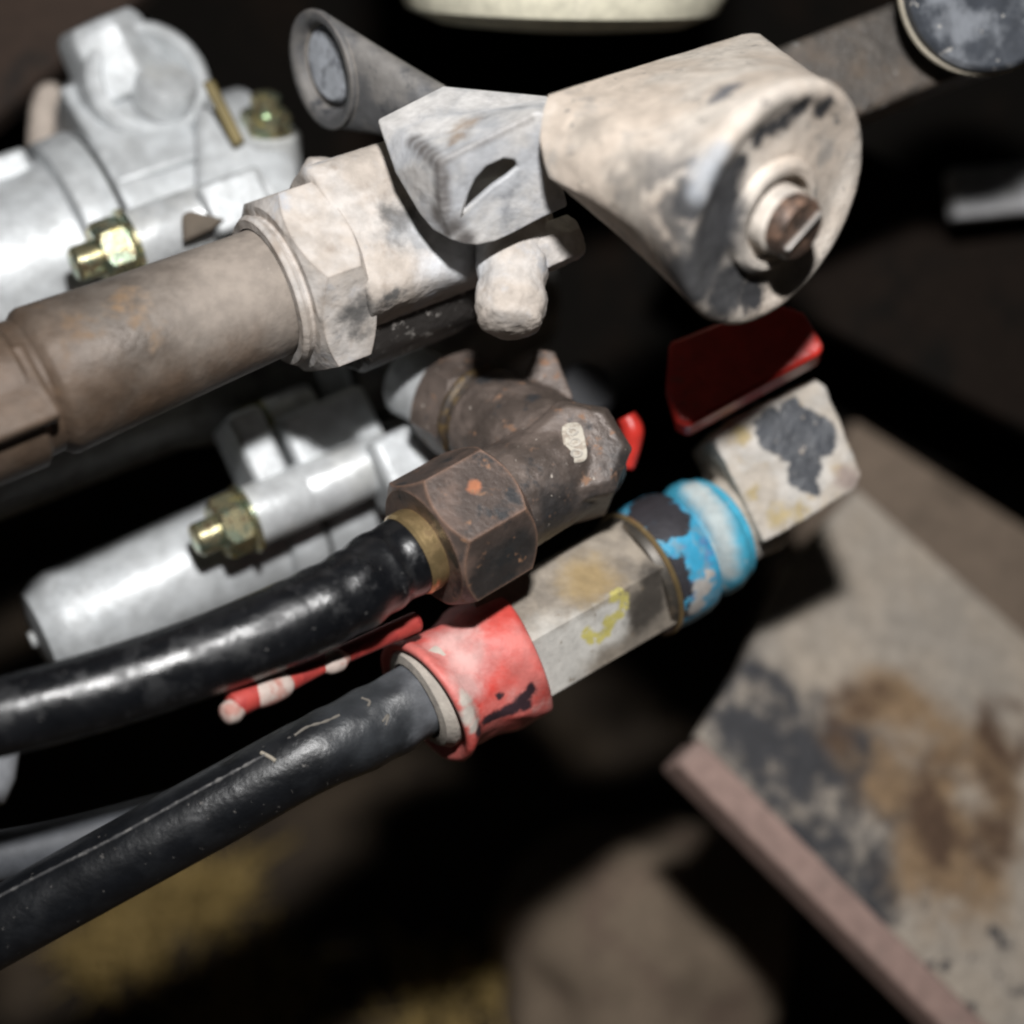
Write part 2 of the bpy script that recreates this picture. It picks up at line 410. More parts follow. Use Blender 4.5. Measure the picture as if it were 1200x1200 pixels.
MB().box(axis(262, 240, -130, A, TI), -18, 60, -30, 34, -60, -5).build('cast_lug', al, housing, bevel=8)
MB().prism([C(212, 252, -118), C(221, 246, -118), C(262, 256, -118), C(248, 268, -118), C(214, 284, -118)], Vector((0, 0, -30))).build('grease_patch', material('dried_grease', (0.13, 0.105, 0.08), .8, 0, [], [(8, 2)]), housing, bevel=4)

# ================================================================= STEERING ROD
NA, NT = 24.3, 24
f = axis(327, 338, 60, NA, NT)
org = list(C(13, 480, 200))
rod = thing('steering_rod', 'thick rusty steel rod with dusty hex nut, left of the slotted bracket', 'rod', org)
rod_m = material('rusty_rod_steel', (0.092, 0.074, 0.06), 0.42, 0.25, [
    (('noise', 120, .40, .62, 1), (0.16, 0.138, 0.118), .55, .15),
    (('noise', 50, .56, .70, 2), (0.21, 0.14, 0.085), .8, 0),
    (('spot', [(f.p(-60, 0, 60), 90, .7), (f.p(-30, 50, 50), 80, .7)], 40, 40), (0.28, 0.24, 0.205), .8, 0),
    (('amount', .75, ('spot', [(f.p(-420, 0, 60), 150, .6), (f.p(-330, -60, 50), 90, .7), (f.p(-200, -74, 20), 60, .7), (f.p(-100, -76, 10), 50, .7)], 50, 60)), (0.10, 0.06, 0.035), .6, .1),
    (('noise', 12, .69, .74, 6), (0.4, 0.35, 0.3), .7, 0)], [(8, .8), (50, 3)], org=Vector(org))
def flat(th):                                # spanner flats at the left end
    return 1.0
fro = axis(327, 338, 60, 26.2, NT)
MB().lathe(fro, [(-560, 86), (-330, 86), (-322, 78), (-306, 77), (-298, 84), (-292, 86), (-200, 82), (-90, 78), (-30, 76), (10, 76)], 64, wob=.015, wsize=90).build('rod_tube', rod_m, rod, smooth=40)
MB().box(fro.at(0, R_(-12)), -560, -312, -74, 20, 60, 81).build('spanner_flat', rod_m, rod, bevel=6)
dusty = material('caked_dust_steel', (0.47, 0.415, 0.365), 0.9, 0, [
    (('noise', 90, .42, .64, 1), (0.55, 0.515, 0.485)), (('noise', 40, .54, .72, 5), (0.37, 0.315, 0.27)), (('noise', 60, .56, .70, 11), (0.45, 0.455, 0.475)), (('edge', 5, .86, .97), (0.38, 0.33, 0.29)),
    (('spot', [(f.p(136, 5, 100), 26, .6), (f.p(152, -14, 104), 22, .6), (f.p(48, -78, 78), 24, .6), (f.p(90, -70, 90), 14, .6)], 30, 20), (0.13, 0.125, 0.12)),
    (('spot', [(f.p(230, 20, 100), 60, .6), (f.p(180, -40, 100), 50, .6)], 40, 40), (0.60, 0.61, 0.63))], [(5, .6), (24, 3)], org=Vector(org))
MB().hexn(f.at(0, R_(-16)), 120, 74, cham=.13, hole=78).build('jam_nut', dusty, rod, smooth=28, lump=None)
MB().lathe(f, [(-16, 78), (-16, 88), (-10, 92), (-4, 88), (0, 88), (4, 104), (10, 104)], 64, caps=(False, False)).build('dust_lip', dusty, rod)
fb = Fr(f.p(60, 10, 0), f.x, R_(-6), f.k)
body = MB().lathe(fb, [(0, 92), (4, 98), (190, 96), (262, 90), (274, 60)], 72, shape=rsq(5.5))
body.lathe(Fr(C(381, 205, 30), Vector((.2, .9, .2))), [(-50, 34), (0, 30), (16, 24), (20, 8)], 20)
body.lathe(Fr(C(560, 262, 25), Vector((.9, .2, .1))), [(-50, 60), (0, 50), (50, 44)], 24)
body.build('rod_end_body', dusty, rod, remesh=2.6, smoothit=6, lump=[(40, 3), (9, 1.2)])
g = Fr(C(601, 300, 60), Vector((-.03, -.90, .36)))
MB().lathe(g, [(-40, 44), (20, 42), (36, 38), (52, 41), (68, 41), (76, 38), (79, 35), (82, 37), (88, 34), (95, 22), (98, 5)], 48, wob=.05, wsize=25).build('grease_nipple', dusty, rod, remesh=2.2, lump=[(24, 4.5), (8, 1.2)])
MB().hexn(axis(618, 300, 66, 25, 18, 25), 29, 66).build('side_plug', dusty, rod, remesh=2.0, smoothit=3, lump=[(20, 3), (8, 1)])
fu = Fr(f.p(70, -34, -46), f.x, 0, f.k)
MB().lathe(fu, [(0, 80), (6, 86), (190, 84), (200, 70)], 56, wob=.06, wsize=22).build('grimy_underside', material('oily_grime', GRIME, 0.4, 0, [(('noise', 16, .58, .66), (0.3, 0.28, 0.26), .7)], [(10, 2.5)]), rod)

# ================================================================= SLOTTED BRACKET
org = list(C(514, 188, 170))
br = thing('slotted_bracket', 'folded pale steel bracket with crescent slot beside the bushing cover', 'bracket', org)
fc, fe, ff = C(516, 190, 205), C(628, 134, 205), C(532, 280, 150)
bn = (fe - fc).cross(ff - fc).normalized()
front = [(628, 134), (652, 138), (652, 190), (664, 240), (630, 256), (600, 272), (578, 282), (560, 286), (544, 285), (530, 280), (519, 240), (516, 190)]
slot = [(543, 246), (548, 226), (557, 207), (571, 192), (588, 184), (602, 186), (606, 194), (594, 204), (576, 216), (559, 231)]
bm = bmesh.new()
def V_(v): return bm.verts.new(v)
fo = [V_(on_plane(x, y, fc, bn)) for x, y in front]; sl = [V_(on_plane(x, y, fc, bn)) for x, y in slot]
ed = [bm.edges.new((fo[i], fo[(i + 1) % len(fo)])) for i in range(len(fo))] + [bm.edges.new((sl[i], sl[(i + 1) % len(sl)])) for i in range(len(sl))]
bmesh.ops.triangle_fill(bm, edges=ed, use_beauty=True)
v_a, v_b, v_c = V_(C(443, 143, 112)), V_(C(520, 104, 86)), V_(C(642, 116, 118))
v_m = V_(C(532, 140, 132)); v_n = V_(C(484, 166, 146)); v_d = V_(C(652, 124, 150))
l1, l2, l3 = V_(C(466, 202, 132)), V_(C(494, 248, 138)), V_(C(510, 268, 142))
vC, vE, vF, vG, vR = fo[11], fo[0], fo[9], fo[10], fo[1]
for q in [(v_a, v_n, v_m, v_b), (v_n, vC, v_m), (v_m, vC, vE, v_c), (v_b, v_m, v_c), (v_c, vE, vR, v_d),
          (v_a, l1, v_n), (l1, vC, v_n), (l1, l2, vG, vC), (l2, l3, vF, vG)]:
    bm.faces.new(q)
mb = MB(); bm.verts.index_update(); mb.v = [v.co.copy() for v in bm.verts]; mb.f = [tuple(v.index for v in f_.verts) for f_ in bm.faces]; bm.free()
brm = material('pale_bracket_steel', (0.43, 0.44, 0.46), 0.58, 0.1, [
    (('noise', 70, .42, .62, 2), (0.54, 0.525, 0.51), .8, 0), (('noise', 40, .54, .70, 5), (0.29, 0.295, 0.31), .55), (('edge', 5, .8, .96), (0.55, 0.53, 0.5), .7),
    (('amount', .8, ('spot', [(mb.hit(x_, y_), 24, .6) for x_, y_ in ((470, 142), (495, 128), (520, 118), (555, 122), (590, 124), (620, 122), (505, 155))], 16, 24)), (0.64, 0.62, 0.60), .85, 0),
    (('spot', [(mb.hit(550, 155), 17, .6), (mb.hit(538, 170), 12, .6)], 16, 20), (0.30, 0.24, 0.19), .9),
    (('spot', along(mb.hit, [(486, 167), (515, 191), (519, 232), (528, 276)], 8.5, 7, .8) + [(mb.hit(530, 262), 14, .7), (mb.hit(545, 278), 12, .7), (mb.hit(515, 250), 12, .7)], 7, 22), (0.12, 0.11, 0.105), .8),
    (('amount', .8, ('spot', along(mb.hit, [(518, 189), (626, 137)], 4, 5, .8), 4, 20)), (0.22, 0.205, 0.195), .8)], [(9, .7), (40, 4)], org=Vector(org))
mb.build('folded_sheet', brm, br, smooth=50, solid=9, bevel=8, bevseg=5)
0 and MB().lathe(Fr(on_plane(592, 222, fc, bn) - bn * 2 * (1 if bn.z > 0 else -1), bn if bn.z > 0 else -bn), [(0, 30), (6, 24), (9, 14), (10, 3)], 32, shape=lambda th: 0.75 + .25 * abs(math.cos(th - .6))).build('slot_lip', brm, br, smooth=180)

# ================================================================= TUBE EYE above the bracket
org = list(C(380, 75, -60))
ey = thing('tube_eye', 'dark grey tube with oval open end above the hex nut', 'tube', org)
fa = Fr(C(377, 82, -60), Vector((-.80, -.33, .50)))
eye_m = material('grey_tube_paint', (0.105, 0.105, 0.108), 0.5, 0.1, [(('noise', 60, .42, .62), (0.19, 0.18, 0.17), .7), (('noise', 34, .54, .68, 3), (0.05, 0.052, 0.058), .45), (('edge', 6, .8, .96), (0.26, 0.235, 0.21), .7)], [(16, 1.5)])
mb = MB(); rings = []
bk = Fr(C(508, 134, -10), Vector((-.86, .20, .45)))
for k in range(9):
    u_ = k / 8; rings.append(mb.ring([bk.p(0, 36 * math.cos(2*math.pi*q/56), 36 * math.sin(2*math.pi*q/56)).lerp(fa.p(-6, 71 * math.cos(2*math.pi*q/56), 71 * math.sin(2*math.pi*q/56)), u_ ** 1.15) for q in range(56)]))
for t_, r in [(-1, 72), (2, 71), (3, 68), (2, 61), (-2, 57), (-16, 54), (-20, 50), (-22, 6)]:
    rings.append(mb.ring([fa.p(t_, r * math.cos(2*math.pi*q/56), r * math.sin(2*math.pi*q/56)) for q in range(56)]))
mb.skin(rings); mb.build('tube_shell', eye_m, ey, smooth=40)
MB().lathe(Fr(fa.p(0, -4, 0), fa.x), [(-18, 46), (-12, 45), (-8, 41), (-7, 4)], 40).build('inner_plug', material('bright_plug', (0.55, 0.58, 0.63), .45, .2, [(('noise', 16, .5, .62), (0.3, 0.315, 0.35), .6)], [(10, 1.5)]), ey)

# ================================================================= BUSHING COVER
org = list(C(800, 200, 120))
bc = thing('bushing_cover', 'dusty tapered bushing cover with dished round face and central bolt', 'bushing cover', org)
nrm = Vector((.64, -.47, .60)).normalized()
ff_ = Fr(C(905, 240, 262), nrm); RF = 132
SEG = 72
circle = [ff_.p(0, RF * math.cos(2 * math.pi * i / SEG), RF * math.sin(2 * math.pi * i / SEG)) for i in range(SEG)]
backp = [(642, 206, 222), (632, 160, 222), (640, 112, 200), (720, 86, 140), (800, 62, 60), (872, 40, 40), (888, 38, 38), (950, 92, 30), (985, 150, 10), (960, 230, -30), (880, 290, -40), (780, 290, 70), (700, 255, 150)]
bp3 = [C(*p) for p in backp]
dense = []
for i in range(len(bp3)):
    a, b = bp3[i], bp3[(i + 1) % len(bp3)]
    for j in range(30): dense.append(a.lerp(b, j / 30))
cx = sum((p for p in bp3), Vector()) / len(bp3); cf = ff_.o
def ang(p, c): return math.atan2(p.y - c.y, p.x - c.x)
# sample the back ring by matching picture-plane angles with the front ring
bc_c = C(800, 160, 60)
back = []
for p in circle:
    a0 = ang(p, cf)
    q = min(dense, key=lambda d: abs((ang(d, bc_c) - a0 + math.pi) % (2 * math.pi) - math.pi)); back.append(q)
# smooth the sampling along the ring
mb = MB(); rings = []
NR = 14
for k in range(NR + 1):
    s_ = k / NR; ring = []
    for p, q in zip(circle, back):
        v = q.lerp(p, s_)
        ring.append(v)
    rings.append(mb.ring(ring))
prof = [(4, RF - 1), (8, RF - 6), (9, RF - 13), (7, RF - 20), (4, RF - 26), (2, RF - 34), (2, 70), (4, 60), (4, 48), (-16, 44), (-18, 20)]
for t_, r in prof:
    rings.append(mb.ring([ff_.p(t_, r * math.cos(2 * math.pi * i / SEG), r * math.sin(2 * math.pi * i / SEG)) for i in range(SEG)]))
mb.skin(rings)
hc = mb.hit
cov = material('dusty_cover_steel', (0.52, 0.445, 0.375), 0.85, 0, [
    (('noise', 110, .42, .62, 1), (0.58, 0.525, 0.465)),
    (('noise', 50, .54, .72, 4), (0.38, 0.345, 0.31)), (('noise', 16, .62, .70, 13), (0.22, 0.205, 0.19)),
    ([('spot', [(ff_.p(2, RF * .93 * math.cos(a), RF * .93 * math.sin(a)), 1, .55) for a in [0]] + [(hc(x_, y_), r_ * 1.15, .35) for x_, y_, r_ in ((836, 262, 32), (842, 235, 28), (852, 212, 20), (866, 192, 10), (828, 295, 34), (818, 325, 34), (850, 340, 30), (880, 343, 20), (905, 148, 11), (918, 142, 11), (890, 158, 10), (935, 128, 12), (965, 125, 12), (805, 240, 18))], 16, 16)], (0.035, 0.035, 0.038)),
    (('amount', .85, [('noise', 22, .36, .54, 6), ('spot', [(hc(800, 262), 50, .6), (hc(790, 232), 44, .6), (hc(762, 212), 34, .6), (hc(735, 215), 24, .6), (hc(815, 318), 48, .6), (hc(850, 338), 30, .6), (hc(835, 215), 30, .6)], 40, 24)]), (0.07, 0.07, 0.072)),
    (('spot', [(hc(853, 104), 15, .5), (hc(844, 113), 12, .5)], 14, 14), (0.13, 0.13, 0.14)),
    (('amount', .7, ('spot', [(hc(690, 150), 20, .8), (hc(738, 205), 28, .8), (hc(742, 230), 20, .8)], 20, 24)), (0.30, 0.27, 0.235)),
    (('amount', .8, ('spot', [(hc(828, 200), 20, .6), (hc(820, 222), 14, .6), (hc(842, 182), 14, .6)], 10, 14)), (0.36, 0.38, 0.41)),
    ], [(5, .6), (30, 2.5)], org=Vector(org))
mb.build('cover_shell', cov, bc, smooth=40, lump=[(26, 1.6)])
# washer, bolt
wf = ff_.at(0)
cen = Fr(ff_.o + (C(906, 253, 262) - C(905, 240, 262)), nrm, R_(20))
MB().lathe(cen, [(-4, 64), (5, 61), (9, 55), (8, 47), (-16, 45), (-18, 42)], 48, wob=.03, wsize=20).build('raised_ring', cov, bc)
MB().lathe(cen, [(-18, 37), (16, 36), (20, 33), (21, 14)], 40).build('washer', cov, bc)
bd = material('rusty_bolt', (0.085, 0.06, 0.048), 0.42, 0.4, [(('noise', 14, .46, .6), (0.19, 0.115, 0.08), .6, .2)], [(6, 1)])
mb = MB().lathe(cen, [(10, 33), (34, 33), (39, 30), (40, 4)], 40)
bo = mb.build('bolt', bd, bc)
MB().box(cen.at(0, R_(80)), 38, 44, -1.6, 1.6, -27, 27).build('bright_ridge', material('bright_edge', (0.5, 0.47, 0.44), .35, .6), bo, bevel=1)  # narrow bright ridge across the bolt end
MB().lathe(Fr(C(968, 278, 0), Vector((.6, -.6, .4))), [(-60, 14), (0, 14), (10, 10), (12, 3)], 24).build('rear_pin', material('pin_steel', (.35, .28, .22), .6), bc)

# ================================================================= ELBOW FITTING with hose
EA, ET = 30, 27
f = axis(496, 641, 100, EA, ET)
L0 = 251 * .92
org = list(C(690, 529, -14))
el = thing('elbow_fitting', 'dark rusty elbow fitting with large hex nut, above the red sleeve', 'pipe fitting', org)
iron = material('rusty_forged_iron', (0.098, 0.077, 0.066), 0.40, 0.25, [
    (('noise', 60, .42, .60, 1), (0.15, 0.117, 0.10), .55, .15), (('noise', 34, .58, .70, 3), (0.055, 0.055, 0.058), .45, .3),
    (('amount', .8, ('spot', [(f.p(L0 + 20, -40, 52), 34, .5), (f.p(L0 + 44, 0, 30), 28, .5), (f.p(150, -44, 50), 34, .6), (f.p(L0 - 20, -60, 30), 30, .6), (f.p(L0 + 10, -66, 10), 30, .5)], 24, 20)), (0.03, 0.031, 0.033), .42, .2), (('noise', 22, .58, .70, 6), (0.25, 0.14, 0.085), .8, 0), (('noise', 9, .66, .72, 8), (0.42, 0.37, 0.32), .8, 0)], [(7, 1.0), (26, 2.5)], org=Vector(org))
nb = MB().hexn(f.at(0, R_(-16)), 90, 112, cham=.16, hole=50); nh = nb.hit
ironb = material('rusty_nut_iron', (0.10, 0.077, 0.067), 0.42, 0.3, [
    (('noise', 70, .45, .58, 4), (0.14, 0.098, 0.08), .5, .15), (('noise', 40, .55, .64, 8), (0.05, 0.05, 0.052), .45, .3),
    (('amount', .85, ('spot', [(nh(580, 668), 34, .3), (nh(605, 645), 26, .3), (nh(560, 690), 24, .3)], 14, 16)), (0.032, 0.033, 0.034), .4, .2),
    (('edge', 7, .9, .985), (0.24, 0.14, 0.095), .7, 0), (('spot', [(nh(556, 570), 8, .4)], 6, 10), (0.42, 0.16, 0.08), .8, 0), (('noise', 16, .62, .72, 6), (0.28, 0.15, 0.085), .8, 0)], [(6, .8), (30, 2)], org=Vector(org))
nb.build('hex_nut', ironb, el, smooth=26)
mb = MB()
mb.lathe(f, [(100, 68), (160, 67), (L0, 64), (L0 + 30, 60), (L0 + 44, 52), (L0 + 48, 20)], 48)
cor = f.p(L0, 0, 0)
far = C(536, 474, -130)
f2 = Fr(far, cor - far); L2 = (cor - far).length
mb.lathe(f2, [(54, 62), (60, 66), (L2 - 60, 66), (L2 - 10, 64), (L2 + 14, 56)], 48)
cf2 = Fr(cor + Vector((0, 0, 0)), Vector((.10, .25, .96)))
mb.lathe(cf2, [(-56, 68), (46, 64), (58, 52), (60, 10)], 7)
mb.prism([C(612, 452, -50), C(628, 408, -60), C(650, 412, -60), C(672, 466, -40)], Vector((0, 0, -40)))
mb.build('elbow_body', iron, el, remesh=2.4, smoothit=2, lump=[(14, 2.0)])
MB().lathe(f2, [(30, 50), (34, 62), (40, 64), (46, 60), (50, 62), (56, 60), (60, 50)], 48).build('sealing_ring', material('brassy_grime', (0.13, 0.085, 0.035), .55, .2, [(('noise', 14, .42, .58), (0.05, 0.038, 0.03), .6)]), el)
MB().hexn(f2.at(-20, R_(15)), 68, 56).build('hex_collar', iron, el, smooth=26)
MB().lathe(f2, [(-90, 46), (-20, 46)], 40).build('thread_stub', al2, el)
# embossed oval tag with its three stacked characters
tg = material('chalky_tag', (0.50, 0.46, 0.39), .8, 0, [(('noise', 9, .48, .60), (0.33, 0.28, 0.23))])
tf = Fr(cor + Vector((.10, .25, .96)).normalized() * 62 + Vector((-6, 4, 2)), Vector((.10, .25, .96)))
def tagpt(a, b, h=0):                     # a across, b along the tag
    ux = Vector((.98, .17, 0)); ux = (ux - tf.x * ux.dot(tf.x)).normalized(); uy = tf.x.cross(ux)
    return tf.o + ux * a + uy * b + tf.x * h
cap = []
for i in range(24):
    th = 2 * math.pi * i / 24
    x_, y_ = math.cos(th), math.sin(th); k = (abs(x_) ** 4 + abs(y_) ** 4) ** -.25
    cap.append((13 * x_ * k, 24 * y_ * k))
tp = MB(); tp.prism([tagpt(a, b, 2.6) for a, b in cap], tf.x * -8)
tgo = tp.build('embossed_tag', tg, el, bevel=1.2)
def glyph(cx_, cy_, w, h, seg):           # ring-shaped digit 0 and bars, laid as thin raised relief
    m_ = MB()
    outer = [(math.cos(2*math.pi*i/20)*w, math.sin(2*math.pi*i/20)*h) for i in range(20)]
    a = m_.ring([tagpt(cx_ + x, cy_ + y, 3.6) for x, y in outer]); b = m_.ring([tagpt(cx_ + x*.55, cy_ + y*.55, 3.6) for x, y in outer])
    a0 = m_.ring([tagpt(cx_ + x, cy_ + y, 1) for x, y in outer]); b0 = m_.ring([tagpt(cx_ + x*.55, cy_ + y*.55, 1) for x, y in outer])
    m_.skin([a0, a, b, b0, a0], caps=(False, False)); return m_
tdark = material('tag_character_grey', (0.36, 0.33, 0.29), .8, 0, [(('noise', 9, .46, .56), (0.48, 0.44, 0.38))])  # darker grey of the worn raised characters
for cy_ in (13, 0, -13): glyph(0, cy_, 7.5, 5.2, 20).build('character', tdark, tgo, org=org)

org = list(C(13, 838, 220))
h1 = thing('upper_hose', 'glossy black rubber hose with brass ferrule entering the rusty hex nut', 'hose', org)
rubber = material('black_rubber', (0.005, 0.0055, 0.0068), 0.27, 0, [(('noise', 60, .45, .65), (0.007, 0.0075, 0.009), .36), (('noise', 30, .52, .66, 12), (0.012, 0.0125, 0.014), .52), (('noise', 9, .67, .72, 3), (0.16, 0.155, 0.15), .6), (('noise', 26, .60, .72, 8), (0.018, 0.018, 0.02), .5)], [(6, .2), (40, 2.2)], spec=.6)
def ribs(total):
    def fn(d, th):
        k = max(0.0, 1 - d / 190)
        return 1 + .026 * math.sin(d / 40 * 2 * math.pi) * min(1, k * 2.2) + .008 * mnoise.noise(Vector((d / 60, math.cos(th) * 2, math.sin(th) * 2)))
    return fn
hp = [(f.p(-14, 0, 0), 45), (f.p(-60, 0, 0), 46), (C(400, 700, 162), 45), (C(300, 746, 200), 43.5), (C(200, 783, 230), 42), (C(100, 814, 256), 41), (C(0, 840, 280), 40.5), (C(-120, 868, 305), 40)]
MB().tube(hp, 48, 14, fn=ribs(0)).build('hose_tube', rubber, h1, smooth=180)
brass = material('ferrule_brass', (0.55, 0.40, 0.20), 0.30, 0.8, [(('noise', 20, .5, .65), (0.26, 0.18, 0.09), .5, .5)], [(6, .4)])
MB().lathe(f, [(-24, 49), (-20, 52), (-6, 52), (0, 50), (14, 50)], 56, caps=(False, False)).build('ferrule', brass, h1)

# ================================================================= LOWER COUPLING
LA, LT = 29.3, 27
ca, cb = C(487, 822, 20), C(840, 622, -165)
f = Fr(ca.lerp(cb, .58), cb - ca, 0, 1.05)
def tx(x):                                 # position along the coupling whose line of sight crosses picture column x
    q = (x - 600) / D
    return (f.o.x - q * (D - f.o.z)) / (f.k * (-q * f.x.z - f.x.x))
org = list(C(700, 703, -110))
vc = thing('valve_coupling', 'hex coupling with red sleeve, chipped blue collar and pale square elbow', 'coupling', org)
hx = MB().hexn(f.at(tx(570), R_(30)), 77, tx(748) - tx(570), cham=.06); hh = hx.hit
stroke = [(688, 742), (694, 748), (702, 748), (710, 742), (714, 733), (712, 728), (718, 726), (726, 720), (731, 710), (731, 700), (726, 696), (720, 700)]
hexm = material('stained_hex_steel', (0.27, 0.235, 0.195), 0.5, 0.25, [
    (('noise', 60, .42, .6, 2), (0.36, 0.31, 0.25), .6, .1), 
    (('spot', [(hh(690, 680), 34, .6)], 20, 20), (0.33, 0.24, 0.12), .7, 0),
    (('spot', [(hh(650, 775), 50, .4), (hh(680, 750), 34, .4), (hh(715, 730), 30, .3)], 14, 20), (0.56, 0.54, 0.50), .7, 0),
    (('spot', [(hh(760, 705), 26, .4), (hh(752, 722), 20, .5), (hh(765, 680), 20, .5)], 14, 20), (0.08, 0.07, 0.06), .5, .2),
    ([('noise', 9, .30, .48, 3), ('spot', [(hh(x_, y_), 7.5, .3) for x_, y_ in stroke], 6, 10)], (0.52, 0.46, 0.14), .7, 0),
    (('noise', 12, .64, .72, 6), (0.2, 0.15, 0.1), .8)], [(8, .8), (30, 1.5)], org=Vector(org))
hx.build('hex_body', hexm, vc, smooth=26)
# flange with brass edge
MB().lathe(f, [(tx(738), 60), (tx(738) + 2, 74), (tx(746), 77), (tx(751), 75)], 72).build('flange', material('dark_flange', (0.075, 0.066, 0.055), .45, .4, [(('noise', 30, .5, .65), (0.14, 0.11, 0.08), .6)]), vc)
MB().lathe(f, [(tx(747), 77), (tx(748), 79.5), (tx(751), 79.5), (tx(752), 77)], 72, caps=(False, False)).build('brass_edge', brass, vc)
bl = MB().lathe(f, [(tx(751), 70), (tx(753), 77), (tx(770), 79), (tx(790), 79), (tx(797), 76), (tx(800), 66), (tx(802), 54)], 72, wob=.02); bh = bl.hit
bluem = material('chipped_blue_paint', (0.05, 0.36, 0.58), 0.42, 0, [
    (('noise', 30, .56, .62, 3), (0.10, 0.27, 0.50), .5), (('amount', .5, ('noise', 18, .48, .64, 6)), (0.25, 0.31, 0.33), .7),
    (('spot', [(bh(x_, y_), r_, .14) for x_, y_, r_ in ((762, 586, 30), (784, 604, 24), (750, 606, 24), (776, 622, 16), (796, 622, 12), (792, 668, 18), (800, 690, 17), (798, 716, 16), (785, 655, 10), (742, 585, 14))], 24, 22), (0.036, 0.034, 0.04), .6, .1),
    (('spot', [(bh(824, 690), 15, .3), (bh(816, 710), 13, .3), (bh(832, 672), 8, .3)], 16, 16), (0.45, 0.42, 0.39), .85)], [(12, 1.6), (5, .5)], org=Vector(org))
bl.build('blue_collar', bluem, vc)
rg = MB().lathe(f, [(tx(800), 52), (tx(808), 54), (tx(811), 64), (tx(816), 71), (tx(823), 74), (tx(831), 73), (tx(835), 67), (tx(838), 66), (tx(842), 67), (tx(845), 62), (tx(847), 50)], 72, wob=.025); rh = rg.hit
blue2 = material('dusty_blue_ring', (0.06, 0.38, 0.55), 0.5, 0, [
    (('spot', [(rh(x_, y_), 17, .7) for x_, y_ in ((796, 556), (804, 561), (812, 569), (819, 577), (826, 586), (832, 597), (838, 608), (842, 619), (845, 631), (847, 644), (849, 657), (850, 668))], 10, 30), (0.47, 0.53, 0.53), .8),
    (('noise', 20, .6, .68, 5), (0.5, 0.52, 0.5), .7)], [(12, 1.4)], org=Vector(org))
rg.build('blue_ring', blue2, vc)
blk = material('pale_elbow_metal', (0.46, 0.41, 0.35), 0.75, 0, [
    (('noise', 60, .42, .6, 2), (0.54, 0.51, 0.47), .8), (('noise', 34, .54, .68, 4), (0.40, 0.31, 0.19), .8),
    (('spot', [(C(910, 505, -120), 30, .1), (C(942, 514, -120), 38, .1), (C(932, 490, -120), 26, .1), (C(944, 550, -120), 22, .12), (C(960, 520, -120), 22, .1), (C(948, 572, -120), 10, .2)], 24, 34), SLATE, .5), (('spot', [(C(912, 606, -120), 16, .5), (C(935, 600, -120), 13, .5), (C(880, 580, -120), 11, .5), (C(868, 510, -120), 12, .5)], 16, 14), (0.44, 0.35, 0.19), .8), (('spot', [(C(995, 560, -120), 18, .5)], 12, 14), (0.30, 0.24, 0.21), .8),
    (('noise', 14, .64, .72, 9), (0.38, 0.33, 0.28))], [(10, 1.4), (40, 3)], org=Vector(org))
mb = MB().lathe(f, [(tx(842), 54), (tx(870), 55), (tx(890), 58)], 48)
bz = -120
front = [(836, 514), (856, 493), (955, 442), (968, 452), (1010, 556), (1004, 572), (922, 622), (895, 636)]
bnv = Vector((.10, .10, .99)).normalized(); bp0 = C(920, 540, bz)
mb.prism([on_plane(x, y, bp0, bnv) for x, y in front], -bnv * 130)
mb.build('square_elbow', blk, vc, remesh=2.4, smoothit=9, lump=[(26, 4), (10, 1.5)])
# red sleeve
mb = MB(); rings = []
profile = [(597, 60), (598, 76), (595, 79), (590, 79), (584, 78), (577, 77.5), (570, 77), (563, 76), (556, 74), (549, 71), (542, 69), (534, 68), (526, 68), (517, 69), (510, 71), (505, 75), (501, 77.5), (497, 78), (494, 76), (494, 70), (502, 58)]
def fold(a): return 1 - abs(mnoise.noise(a)) * 2.2
NS = 120
for i, (x_, r) in enumerate(profile):
    pts = []; t_ = tx(x_)
    for j in range(NS):
        th = 2 * math.pi * j / NS
        body_ = 1.0 if 1 < i < 15 else .25
        w_ = 1 + body_ * (.075 * (fold(Vector((t_ / 70 + math.cos(th) * .9, math.sin(th) * 1.1 - t_ / 110, 3.3))) - .5) + .02 * mnoise.noise(Vector((t_ / 18, math.cos(th) * 3 + 3, math.sin(th) * 3))))
        sk = 7 * math.cos(th - 2.4) if i > 13 else 5 * math.sin(th * 2.0 + 1) * (1 if i < 4 else .3)
        pts.append(f.p(t_ + sk, r * w_ * math.cos(th) - 6, r * w_ * math.sin(th)))
    rings.append(mb.ring(pts))
mb.skin(rings, caps=(False, False)); rs = mb.hit
redm = material('red_rubber_sleeve', (0.60, 0.07, 0.055), 0.42, 0, [
    (('amount', .8, ('noise', 60, .34, .60, 2)), (0.66, 0.20, 0.175), .6), (('amount', .7, ('noise', 50, .54, .70, 5)), (0.66, 0.34, 0.31), .75),
    (('amount', .7, ('spot', [(rs(530, 752), 24, .7), (rs(548, 775), 24, .7), (rs(545, 800), 20, .7)], 20, 24)), (0.66, 0.47, 0.44), .8),
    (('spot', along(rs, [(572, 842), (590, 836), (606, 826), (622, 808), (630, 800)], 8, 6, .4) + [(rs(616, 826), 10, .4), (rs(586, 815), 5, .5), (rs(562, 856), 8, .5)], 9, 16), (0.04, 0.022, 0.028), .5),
    (('spot', [(rs(550, 838), 13, .5), (rs(546, 820), 9, .5), (rs(556, 850), 9, .5)], 9, 16), (0.58, 0.52, 0.46), .8)], [(14, 1.0), (5, .35)], org=Vector(org))
mb.build('red_sleeve', redm, vc, smooth=180)
MB().lathe(f, [(tx(488), 46), (tx(490), 56), (tx(498), 63), (tx(520), 62)], 56, wob=.03, caps=(False, False)).build('dusty_collar', material('collar_dust', (0.52, 0.47, 0.41), .85, 0, [(('noise', 24, .5, .65), (0.4, 0.36, 0.32))], [(6, 1)]), vc)

